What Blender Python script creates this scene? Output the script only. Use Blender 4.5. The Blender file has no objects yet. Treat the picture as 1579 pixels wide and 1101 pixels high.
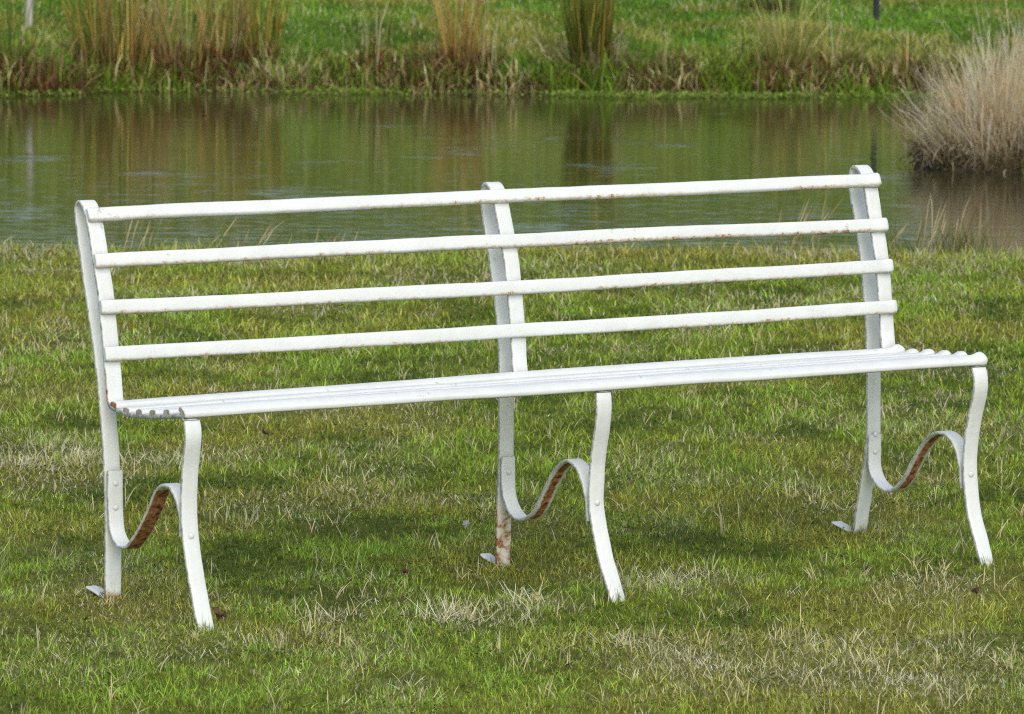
import bpy, bmesh, math, random
import numpy as np
from mathutils import Vector, Matrix

random.seed(7)
rng = np.random.default_rng(7)
scene = bpy.context.scene
COL = scene.collection

# ------------------------------------------------------------------ helpers
def tag(o, label=None, cat=None, group=None, kind=None):
    if label: o['label'] = label
    if cat: o['category'] = cat
    if group: o['group'] = group
    if kind: o['kind'] = kind
    return o

def lin(r, g, b):
    def f(c):
        c /= 255.0
        return c / 12.92 if c <= 0.04045 else ((c + 0.055) / 1.055) ** 2.4
    return np.array([f(r), f(g), f(b)])

_tabs = {}
def vnoise(x, y, seed=0):
    """smooth value noise 0..1"""
    if seed not in _tabs:
        _tabs[seed] = np.random.default_rng(1000 + seed).random((256, 256))
    t = _tabs[seed]
    x = np.asarray(x, float); y = np.asarray(y, float)
    xi = np.floor(x).astype(int); yi = np.floor(y).astype(int)
    fx = x - xi; fy = y - yi
    fx = fx * fx * (3 - 2 * fx); fy = fy * fy * (3 - 2 * fy)
    a = t[xi & 255, yi & 255]; b = t[(xi + 1) & 255, yi & 255]
    c = t[xi & 255, (yi + 1) & 255]; d = t[(xi + 1) & 255, (yi + 1) & 255]
    return (a * (1 - fx) + b * fx) * (1 - fy) + (c * (1 - fx) + d * fx) * fy

def fbm(x, y, seed=0, octv=3):
    s = 0; a = 0.5; n = 0
    for k in range(octv):
        s = s + a * vnoise(np.asarray(x) * 2 ** k + 17.3 * k, np.asarray(y) * 2 ** k - 9.1 * k, seed + k)
        n += a; a *= 0.5
    return s / n

def sstep(a, b, x):
    t = np.clip((np.asarray(x, float) - a) / (b - a), 0, 1)
    return t * t * (3 - 2 * t)

# ------------------------------------------------------------------ terrain
WATER_Z = -0.12
HILL = 0.13
def shore_near(u):
    return 19.25 + 0.45 * (vnoise(u * 0.9 + 40, 3.3, 5) - 0.5) + 0.12 * (vnoise(u * 5.0, 8.1, 6) - 0.5) - 0.035 * u
def shore_far(u):
    return 30.55 + 0.5 * (vnoise(u * 0.6 + 11, 1.7, 7) - 0.5) + 0.18 * (vnoise(u * 3.0, 2.2, 8) - 0.5) - 0.30 * sstep(-2.2, -3.2, u)
ISLET = (2.46, 25.35)
def terrain(u, v):
    u = np.asarray(u, float); v = np.asarray(v, float)
    sn = shore_near(u); sf = shore_far(u)
    z = 0.020 * (fbm(u * 1.1, v * 1.1, 20, 3) - 0.5) + 0.012 * (vnoise(u * 6, v * 6, 24) - 0.5)
    z = np.where(v > 100, 0, z)
    # hillside beyond
    d = v - sf
    hill = 0.06 + HILL * np.clip(d - 0.75, 0, 60) + 0.03 * np.clip(d - 60.75, 0, 400)
    hill = hill + 0.05 * (fbm(u * 0.8, v * 0.8, 30, 3) - 0.5) * sstep(0, 2, d)
    z_far = -0.38 + (hill + 0.38) * sstep(-0.25, 0.85, d)
    z_near = z - 0.36 * sstep(-0.10, 0.45, v - sn)
    zz = np.where(v < 25, z_near, z_far)
    # pond closes at both sides, far outside the picture
    side = sstep(13, 17, np.abs(u)) * sstep(15, 19, v) * (1 - sstep(30, 33, v))
    zz = zz * (1 - side) + 0.05 * side
    # low islet in the water
    r = np.sqrt(((u - ISLET[0]) / 0.62) ** 2 + ((v - ISLET[1]) / 0.55) ** 2)
    zz = np.maximum(zz, -0.38 + 0.36 * sstep(1.25, 0.35, r))
    return zz

# ------------------------------------------------------------------ materials
def new_mat(name):
    m = bpy.data.materials.new(name); m.use_nodes = True
    nt = m.node_tree; nt.nodes.clear()
    out = nt.nodes.new('ShaderNodeOutputMaterial')
    return m, nt, out

def N(nt, kind, **kw):
    n = nt.nodes.new(kind)
    for k, val in kw.items():
        if k in n.inputs: n.inputs[k].default_value = val
        else: setattr(n, k, val)
    return n

def leaf_material(name, trans=0.3, rough=0.55, spec=0.25):
    m, nt, out = new_mat(name)
    a = N(nt, 'ShaderNodeAttribute', attribute_name='Col')
    p = N(nt, 'ShaderNodeBsdfPrincipled', Roughness=rough)
    p.inputs['Specular IOR Level'].default_value = spec
    nt.links.new(a.outputs['Color'], p.inputs['Base Color'])
    t = N(nt, 'ShaderNodeBsdfTranslucent')
    nt.links.new(a.outputs['Color'], t.inputs['Color'])
    mx = N(nt, 'ShaderNodeMixShader'); mx.inputs[0].default_value = trans
    nt.links.new(p.outputs[0], mx.inputs[1]); nt.links.new(t.outputs[0], mx.inputs[2])
    nt.links.new(mx.outputs[0], out.inputs[0])
    return m

M_GRASS = leaf_material('grass_blade', 0.30, 0.6, 0.12)
M_REED = leaf_material('dry_reed', 0.42, 0.65, 0.1)

def paint_material():
    m, nt, out = new_mat('white_paint_over_iron')
    L = nt.links.new
    tc = N(nt, 'ShaderNodeTexCoord')
    rust_a = N(nt, 'ShaderNodeAttribute', attribute_name='rust')
    # base paint, faintly uneven
    n1 = N(nt, 'ShaderNodeTexNoise', Scale=14.0, Detail=5.0, Roughness=0.6); L(tc.outputs['Object'], n1.inputs['Vector'])
    r1 = N(nt, 'ShaderNodeValToRGB'); r1.color_ramp.elements[0].position = 0.3; r1.color_ramp.elements[1].position = 0.65
    r1.color_ramp.elements[0].color = (0.79, 0.78, 0.73, 1); r1.color_ramp.elements[1].color = (0.87, 0.865, 0.81, 1)
    L(n1.outputs['Fac'], r1.inputs[0])
    # grime in joints and creases
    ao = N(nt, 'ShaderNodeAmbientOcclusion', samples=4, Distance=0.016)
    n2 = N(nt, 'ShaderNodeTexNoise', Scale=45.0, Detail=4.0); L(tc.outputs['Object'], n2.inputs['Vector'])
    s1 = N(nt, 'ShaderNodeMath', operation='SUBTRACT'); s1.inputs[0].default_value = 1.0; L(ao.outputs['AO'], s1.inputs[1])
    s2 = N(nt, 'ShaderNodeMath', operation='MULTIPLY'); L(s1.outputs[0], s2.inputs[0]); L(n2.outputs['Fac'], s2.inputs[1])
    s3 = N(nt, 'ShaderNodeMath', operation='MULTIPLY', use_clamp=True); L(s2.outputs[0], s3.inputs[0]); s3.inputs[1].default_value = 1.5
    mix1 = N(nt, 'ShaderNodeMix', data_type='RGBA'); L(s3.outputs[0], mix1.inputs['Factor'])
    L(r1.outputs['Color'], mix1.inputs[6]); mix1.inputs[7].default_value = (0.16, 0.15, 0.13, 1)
    # dirt, plus painted edge and end shade, where the vertex attribute says so
    gr_a = N(nt, 'ShaderNodeAttribute', attribute_name='shade_grime')
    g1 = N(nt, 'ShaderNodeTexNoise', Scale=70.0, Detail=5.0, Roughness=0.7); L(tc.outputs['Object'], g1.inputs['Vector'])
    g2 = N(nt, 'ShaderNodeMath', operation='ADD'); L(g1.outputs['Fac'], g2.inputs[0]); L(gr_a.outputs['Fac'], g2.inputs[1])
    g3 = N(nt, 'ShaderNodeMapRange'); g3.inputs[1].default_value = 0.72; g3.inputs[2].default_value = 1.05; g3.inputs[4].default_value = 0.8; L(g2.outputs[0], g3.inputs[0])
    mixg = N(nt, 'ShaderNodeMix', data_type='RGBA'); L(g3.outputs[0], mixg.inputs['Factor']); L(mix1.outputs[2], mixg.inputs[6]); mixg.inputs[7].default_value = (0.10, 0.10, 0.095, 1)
    # small scuffs: grey specks
    n3 = N(nt, 'ShaderNodeTexNoise', Scale=60.0, Detail=3.0, Roughness=0.7); L(tc.outputs['Object'], n3.inputs['Vector'])
    n3b = N(nt, 'ShaderNodeTexNoise', Scale=7.0, Detail=2.0); L(tc.outputs['Object'], n3b.inputs['Vector'])
    ad = N(nt, 'ShaderNodeMath', operation='ADD'); L(n3.outputs['Fac'], ad.inputs[0]); L(n3b.outputs['Fac'], ad.inputs[1])
    rs = N(nt, 'ShaderNodeMapRange'); rs.inputs[1].default_value = 1.25; rs.inputs[2].default_value = 1.35; rs.inputs[4].default_value = 0.55
    L(ad.outputs[0], rs.inputs[0])
    mix2 = N(nt, 'ShaderNodeMix', data_type='RGBA'); L(rs.outputs[0], mix2.inputs['Factor'])
    L(mixg.outputs[2], mix2.inputs[6]); mix2.inputs[7].default_value = (0.38, 0.37, 0.34, 1)
    # rust where the vertex attribute allows it, broken up by noise
    n4 = N(nt, 'ShaderNodeTexNoise', Scale=62.0, Detail=6.0, Roughness=0.68); L(tc.outputs['Object'], n4.inputs['Vector'])
    a4 = N(nt, 'ShaderNodeMath', operation='ADD'); L(n4.outputs['Fac'], a4.inputs[0]); L(rust_a.outputs['Fac'], a4.inputs[1])
    m4 = N(nt, 'ShaderNodeMapRange'); m4.inputs[1].default_value = 0.88; m4.inputs[2].default_value = 0.99; L(a4.outputs[0], m4.inputs[0])
    n5 = N(nt, 'ShaderNodeTexNoise', Scale=90.0, Detail=5.0); L(tc.outputs['Object'], n5.inputs['Vector'])
    r5 = N(nt, 'ShaderNodeValToRGB')
    r5.color_ramp.elements[0].position = 0.32; r5.color_ramp.elements[0].color = (0.075, 0.026, 0.012, 1)
    r5.color_ramp.elements[1].position = 0.68; r5.color_ramp.elements[1].color = (0.58, 0.30, 0.13, 1)
    e = r5.color_ramp.elements.new(0.5); e.color = (0.38, 0.15, 0.05, 1)
    L(n5.outputs['Fac'], r5.inputs[0])
    # soft stain halo around rust
    m5 = N(nt, 'ShaderNodeMapRange'); m5.inputs[1].default_value = 0.72; m5.inputs[2].default_value = 0.90; m5.inputs[4].default_value = 0.6; L(a4.outputs[0], m5.inputs[0])
    mix3 = N(nt, 'ShaderNodeMix', data_type='RGBA'); L(m5.outputs[0], mix3.inputs['Factor'])
    L(mix2.outputs[2], mix3.inputs[6]); mix3.inputs[7].default_value = (0.66, 0.44, 0.20, 1)
    mix4 = N(nt, 'ShaderNodeMix', data_type='RGBA'); L(m4.outputs[0], mix4.inputs['Factor'])
    L(mix3.outputs[2], mix4.inputs[6]); L(r5.outputs['Color'], mix4.inputs[7])
    p = N(nt, 'ShaderNodeBsdfPrincipled')
    L(mix4.outputs[2], p.inputs['Base Color'])
    rr = N(nt, 'ShaderNodeMapRange'); rr.inputs[3].default_value = 0.42; rr.inputs[4].default_value = 0.9; L(m4.outputs[0], rr.inputs[0]); L(rr.outputs[0], p.inputs['Roughness'])
    p.inputs['Specular IOR Level'].default_value = 0.4
    # lumpy brushed coat
    nb = N(nt, 'ShaderNodeTexNoise', Scale=55.0, Detail=4.0, Roughness=0.55); L(tc.outputs['Object'], nb.inputs['Vector'])
    hb = N(nt, 'ShaderNodeMath', operation='MULTIPLY_ADD'); L(m4.outputs[0], hb.inputs[0]); hb.inputs[1].default_value = -0.5; L(nb.outputs['Fac'], hb.inputs[2])
    b = N(nt, 'ShaderNodeBump', Strength=0.3, Distance=0.004); L(hb.outputs[0], b.inputs['Height'])
    L(b.outputs[0], p.inputs['Normal'])
    L(p.outputs[0], out.inputs[0])
    return m
M_PAINT = paint_material()

def ground_material():
    m, nt, out = new_mat('turf_soil'); L = nt.links.new
    geo = N(nt, 'ShaderNodeNewGeometry')
    a = N(nt, 'ShaderNodeAttribute', attribute_name='Col')
    n1 = N(nt, 'ShaderNodeTexNoise', Scale=26.0, Detail=8.0, Roughness=0.7); L(geo.outputs['Position'], n1.inputs['Vector'])
    n2 = N(nt, 'ShaderNodeTexNoise', Scale=1.6, Detail=5.0, Roughness=0.6); L(geo.outputs['Position'], n2.inputs['Vector'])
    r = N(nt, 'ShaderNodeMapRange'); r.inputs[1].default_value = 0.3; r.inputs[2].default_value = 0.7; r.inputs[3].default_value = 0.45; r.inputs[4].default_value = 1.45
    L(n1.outputs['Fac'], r.inputs[0])
    r2 = N(nt, 'ShaderNodeMapRange'); r2.inputs[1].default_value = 0.3; r2.inputs[2].default_value = 0.7; r2.inputs[3].default_value = 0.8; r2.inputs[4].default_value = 1.2
    L(n2.outputs['Fac'], r2.inputs[0])
    mm = N(nt, 'ShaderNodeMath', operation='MULTIPLY'); L(r.outputs[0], mm.inputs[0]); L(r2.outputs[0], mm.inputs[1])
    v = N(nt, 'ShaderNodeVectorMath', operation='SCALE'); L(a.outputs['Color'], v.inputs[0]); L(mm.outputs[0], v.inputs['Scale'])
    p = N(nt, 'ShaderNodeBsdfPrincipled', Roughness=0.95); p.inputs['Specular IOR Level'].default_value = 0.1
    L(v.outputs[0], p.inputs['Base Color'])
    b = N(nt, 'ShaderNodeBump', Strength=0.8, Distance=0.02); L(n1.outputs['Fac'], b.inputs['Height']); L(b.outputs[0], p.inputs['Normal'])
    L(p.outputs[0], out.inputs[0])
    return m
M_GROUND = ground_material()

def water_material():
    m, nt, out = new_mat('murky_pond_water'); L = nt.links.new
    geo = N(nt, 'ShaderNodeNewGeometry')
    def wave(sx, sy, detail):
        mp = N(nt, 'ShaderNodeMapping'); mp.inputs['Scale'].default_value = (sx, sy, 1); L(geo.outputs['Position'], mp.inputs[0])
        n = N(nt, 'ShaderNodeTexNoise', Scale=1.0, Detail=detail, Roughness=0.5); L(mp.outputs[0], n.inputs['Vector'])
        return n
    w1 = wave(2.0, 8.0, 2.0)      # long lazy ripples
    w2 = wave(4.0, 34.0, 2.0)     # fine ripples
    patch = wave(1.3, 0.8, 2.0)
    sep = N(nt, 'ShaderNodeSeparateXYZ'); L(geo.outputs['Position'], sep.inputs[0])
    near = N(nt, 'ShaderNodeMapRange'); near.inputs[1].default_value = 28.5; near.inputs[2].default_value = 20.0; near.inputs[3].default_value = 0.30; near.inputs[4].default_value = 0.34
    L(sep.outputs['Y'], near.inputs[0])
    pr = N(nt, 'ShaderNodeMapRange'); pr.inputs[1].default_value = 0.58; pr.inputs[2].default_value = 0.78; pr.inputs[3].default_value = 0.9; pr.inputs[4].default_value = 2.6
    L(patch.outputs['Fac'], pr.inputs[0])
    amp = N(nt, 'ShaderNodeMath', operation='MULTIPLY'); L(near.outputs[0], amp.inputs[0]); L(pr.outputs[0], amp.inputs[1])
    h2 = N(nt, 'ShaderNodeMath', operation='MULTIPLY'); L(w2.outputs['Fac'], h2.inputs[0]); h2.inputs[1].default_value = 0.55
    h = N(nt, 'ShaderNodeMath', operation='ADD'); L(w1.outputs['Fac'], h.inputs[0]); L(h2.outputs[0], h.inputs[1])
    hh = N(nt, 'ShaderNodeMath', operation='MULTIPLY'); L(h.outputs[0], hh.inputs[0]); L(amp.outputs[0], hh.inputs[1])
    b = N(nt, 'ShaderNodeBump', Strength=1.0, Distance=0.0042); L(hh.outputs[0], b.inputs['Height'])
    p = N(nt, 'ShaderNodeBsdfPrincipled', Roughness=0.03, IOR=1.333)
    p.inputs['Base Color'].default_value = (0.047, 0.041, 0.015, 1)
    L(b.outputs[0], p.inputs['Normal'])
    L(p.outputs[0], out.inputs[0])
    return m
M_WATER = water_material()

def simple_mat(name, c0, c1, scale, rough=0.8, stretch=(1, 1, 1), bump=0.2):
    m, nt, out = new_mat(name); L = nt.links.new
    tc = N(nt, 'ShaderNodeTexCoord')
    mp = N(nt, 'ShaderNodeMapping'); mp.inputs['Scale'].default_value = stretch; L(tc.outputs['Object'], mp.inputs[0])
    n = N(nt, 'ShaderNodeTexNoise', Scale=scale, Detail=6.0, Roughness=0.65); L(mp.outputs[0], n.inputs['Vector'])
    r = N(nt, 'ShaderNodeValToRGB'); r.color_ramp.elements[0].position = 0.32; r.color_ramp.elements[1].position = 0.68
    r.color_ramp.elements[0].color = (*c0, 1); r.color_ramp.elements[1].color = (*c1, 1); L(n.outputs['Fac'], r.inputs[0])
    p = N(nt, 'ShaderNodeBsdfPrincipled', Roughness=rough); L(r.outputs['Color'], p.inputs['Base Color'])
    b = N(nt, 'ShaderNodeBump', Strength=bump, Distance=0.01); L(n.outputs['Fac'], b.inputs['Height']); L(b.outputs[0], p.inputs['Normal'])
    L(p.outputs[0], out.inputs[0])
    return m
M_PALEWOOD = simple_mat('weathered_pale_post', (0.34, 0.31, 0.25), (0.66, 0.63, 0.55), 9.0, 0.8, (4, 4, 0.6))
M_DARKWOOD = simple_mat('dark_tarred_post', (0.008, 0.008, 0.012), (0.03, 0.028, 0.035), 8.0, 0.6, (4, 4, 0.6))
M_MUD = simple_mat('wet_mud_and_roots', (0.03, 0.024, 0.012), (0.13, 0.10, 0.055), 16.0, 0.85, (1, 1, 1), 0.9)
M_SCRAP = simple_mat('white_scrap', (0.6, 0.6, 0.58), (0.8, 0.8, 0.78), 40.0)
M_LEAF = simple_mat('dead_brown_leaf', (0.06, 0.03, 0.014), (0.2, 0.11, 0.05), 60.0)

# ------------------------------------------------------------------ mesh builders
def raw_mesh(name, verts, faces_flat, loop_start, loop_total, mat, cols=None, smooth=False):
    me = bpy.data.meshes.new(name)
    me.vertices.add(len(verts)); me.vertices.foreach_set('co', np.ascontiguousarray(verts, np.float32).ravel())
    me.loops.add(len(faces_flat)); me.loops.foreach_set('vertex_index', np.ascontiguousarray(faces_flat, np.int32))
    me.polygons.add(len(loop_start))
    me.polygons.foreach_set('loop_start', np.ascontiguousarray(loop_start, np.int32))
    me.polygons.foreach_set('loop_total', np.ascontiguousarray(loop_total, np.int32))
    if smooth: me.polygons.foreach_set('use_smooth', np.ones(len(loop_start), bool))
    if cols is not None:
        a = me.attributes.new('Col', 'FLOAT_COLOR', 'POINT')
        c4 = np.ones((len(verts), 4), np.float32); c4[:, :3] = np.clip(cols, 0.001, 1)
        a.data.foreach_set('color', c4.ravel())
    me.update(calc_edges=True)
    me.materials.append(mat)
    return me

class Blades:
    """collects many thin curved blades / stalks / leaves and builds ONE mesh"""
    def __init__(s): s.V = []; s.C = []; s.F = []; s.LS = []; s.LT = []; s.nv = 0; s.nl = 0
    def add(s, base, az, lean, bend, length, width, c0, c1, levels=2, profile=None, twist=None, kink=0.0):
        base = np.asarray(base, float); n = len(base)
        if n == 0: return
        full = lambda a: np.broadcast_to(np.asarray(a, float), (n,)).copy()
        az, lean, bend, length, width = map(full, (az, lean, bend, length, width))
        c0 = np.broadcast_to(np.asarray(c0, float), (n, 3)); c1 = np.broadcast_to(np.asarray(c1, float), (n, 3))
        K = levels + 1
        prof = np.asarray(profile if profile is not None else [1.0 - 0.35 * (k / levels) ** 2 for k in range(levels)], float)
        dirx = np.cos(az); diry = np.sin(az)
        tw = full(rng.uniform(0, math.pi, n) if twist is None else twist)
        wx = np.cos(tw); wy = np.sin(tw)
        P = np.zeros((n, K, 3)); P[:, 0] = base
        for k in range(1, K):
            th = lean + bend * (k - 0.5) / levels
            if kink: th = th + rng.normal(0, kink, n)
            st = length / levels
            P[:, k, 0] = P[:, k - 1, 0] + st * np.sin(th) * dirx
            P[:, k, 1] = P[:, k - 1, 1] + st * np.sin(th) * diry
            P[:, k, 2] = P[:, k - 1, 2] + st * np.cos(th)
        nvb = 2 * levels + 1
        V = np.zeros((n, nvb, 3)); C = np.zeros((n, nvb, 3))
        for k in range(levels):
            hw = 0.5 * width * prof[k]
            off = np.stack([wx * hw, wy * hw, np.zeros(n)], 1)
            V[:, 2 * k] = P[:, k] - off; V[:, 2 * k + 1] = P[:, k] + off
            t = k / levels
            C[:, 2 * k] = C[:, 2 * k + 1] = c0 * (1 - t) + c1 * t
        V[:, -1] = P[:, -1]; C[:, -1] = c1
        fl = []; lt = []
        for k in range(levels - 1):
            fl += [2 * k, 2 * k + 1, 2 * k + 3, 2 * k + 2]; lt.append(4)
        fl += [2 * levels - 2, 2 * levels - 1, 2 * levels]; lt.append(3)
        fl = np.array(fl); lt = np.array(lt)
        F = (fl[None, :] + (np.arange(n) * nvb)[:, None] + s.nv).ravel()
        LT = np.tile(lt, n)
        LS = s.nl + np.concatenate([[0], np.cumsum(LT)[:-1]])
        s.V.append(V.reshape(-1, 3)); s.C.append(C.reshape(-1, 3)); s.F.append(F); s.LS.append(LS); s.LT.append(LT)
        s.nv += n * nvb; s.nl += len(F)
    def build(s, name, mat, origin=(0, 0, 0), parent=None):
        V = np.concatenate(s.V) - np.array(origin)
        me = raw_mesh(name, V, np.concatenate(s.F), np.concatenate(s.LS), np.concatenate(s.LT), mat, np.concatenate(s.C))
        o = bpy.data.objects.new(name, me); COL.objects.link(o)
        o.location = origin
        if parent is not None:
            o.parent = parent; o.location = Vector(origin) - parent.location
        return o

def empty(name, loc=(0, 0, 0), rz=0):
    o = bpy.data.objects.new(name, None); COL.objects.link(o)
    o.location = loc; o.rotation_euler = (0, 0, rz); o.empty_display_size = 0.1
    return o

def mix(a, b, t):
    t = np.asarray(t)[..., None]
    return np.asarray(a) * (1 - t) + np.asarray(b) * t

# ------------------------------------------------------------------ the ground sheet, pond water
G_DARK = lin(76, 106, 36); G_MID = lin(138, 154, 50); G_BRIGHT = lin(154, 184, 68); G_OLIVE = lin(180, 172, 80)
STRAW = lin(244, 234, 192); STRAW_D = lin(222, 202, 146); BROWN = lin(104, 78, 50); REDBR = lin(118, 70, 48)
TAN = lin(186, 158, 108); GOLD = lin(176, 140, 66); PALE = lin(208, 196, 152); SOIL = lin(52, 48, 26)

def build_ground():
    us = np.unique(np.concatenate([np.linspace(-600, -40, 15), np.linspace(-40, -6, 35), np.arange(-6, 6.001, 0.1), np.linspace(6, 40, 35), np.linspace(40, 600, 15)]))
    vs = np.unique(np.concatenate([np.linspace(-300, 0, 13), np.linspace(0, 8, 17), np.arange(8, 20.5, 0.10), np.arange(20.5, 29.5, 0.2), np.arange(29.5, 36, 0.08), np.arange(36, 60, 0.5), np.linspace(60, 130, 36), np.linspace(130, 900, 20)]))
    U, Vv = np.meshgrid(us, vs)
    Z = terrain(U, Vv)
    verts = np.stack([U, Vv, Z], -1).reshape(-1, 3)
    nu, nv = len(us), len(vs)
    i = np.arange(nv - 1)[:, None] * nu + np.arange(nu - 1)[None, :]
    F = np.stack([i, i + 1, i + nu + 1, i + nu], -1).reshape(-1, 4)
    u, v = verts[:, 0], verts[:, 1]
    d = v - shore_far(u)
    near = mix(lin(92, 102, 38), lin(134, 130, 62), fbm(u * 1.3, v * 1.3, 40, 3))
    far = mix(lin(76, 104, 32), lin(116, 124, 48), sstep(0.3, 0.7, fbm(u * 0.5, v * 0.35, 44, 3)))
    bank = np.broadcast_to(lin(56, 46, 26), near.shape)
    c = np.where((v < 25)[:, None], near, far)
    bm = sstep(-0.7, -0.2, d) * (1 - sstep(0.55, 1.0, d))
    c = mix(c, bank, bm * (v > 25))
    mud = sstep(0.1, 0.35, v - shore_near(u)) * (v < 30.2)
    c = mix(c, np.broadcast_to(lin(50, 42, 24), c.shape), mud)
    n = len(F)
    me = raw_mesh('ground', verts, F.ravel(), np.arange(n) * 4, np.full(n, 4), M_GROUND, c, smooth=True)
    o = bpy.data.objects.new('ground', me); COL.objects.link(o)
    tag(o, kind='structure')
build_ground()

def build_water():
    bm = bmesh.new()
    vs = [bm.verts.new(p) for p in ((-17, 17.5, 0), (17, 17.5, 0), (17, 32.0, 0), (-17, 32.0, 0))]
    bm.faces.new(vs)
    me = bpy.data.meshes.new('water'); bm.to_mesh(me); bm.free(); me.materials.append(M_WATER)
    o = bpy.data.objects.new('water', me); COL.objects.link(o); o.location.z = WATER_Z
    tag(o, kind='structure')
build_water()

# ------------------------------------------------------------------ lawn in front of the pond
# real patches in the turf: (u, v, half-width u, half-width v, kind, strength)
PATCH = [
    (-1.20, 13.25, 0.30, 0.32, 'straw', 1.0), (-0.92, 13.30, 0.25, 0.22, 'straw', .75), (-1.02, 12.9, 0.16, 0.2, 'straw', .6),
    (-0.10, 10.70, 0.10, 0.13, 'straw', .85), (0.03, 10.95, 0.10, 0.10, 'straw', .8), (-0.38, 10.75, 0.07, 0.10, 'straw', .6),
    (0.62, 10.25, 0.40, 0.34, 'straw', .85), (0.85, 10.45, 0.3, 0.25, 'straw', .8), (0.35, 11.35, 0.20, 0.12, 'straw', .6),
    (0.90, 11.3, 0.2, 0.2, 'straw', .4), (0.83, 12.6, 0.22, 0.25, 'straw', .45), (-0.55, 12.2, 0.2, 0.2, 'straw', .35),
    (-0.40, 11.25, 0.17, 0.14, 'lush', .9), (-0.13, 10.85, 0.14, 0.10, 'lush', .7), (-0.95, 10.0, 0.22, 0.25, 'lush', .9),
    (0.25, 13.4, 0.5, 0.5, 'lush', .55),
    (1.45, 18.2, 0.45, 0.4, 'lush', .6), (0.15, 15.9, 0.5, 0.6, 'lush', .4), (-1.5, 18.0, 0.6, 0.6, 'olive', .7), (-0.7, 18.3, 0.6, 0.5, 'olive', .6),
    (0.9, 18.8, 0.7, 0.5, 'olive', .6),
]
def patch_value(u, v, kind):
    s = np.zeros_like(u)
    for (pu, pv, a, b, k, w) in PATCH:
        if k == kind:
            wob = 0.6 + 0.8 * fbm(u * 6, v * 6, 60, 2)
            s = np.maximum(s, w * sstep(1.6, 0.3, np.sqrt(((u - pu) / a) ** 2 + ((v - pv) / b) ** 2) * wob))
    return s

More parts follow.
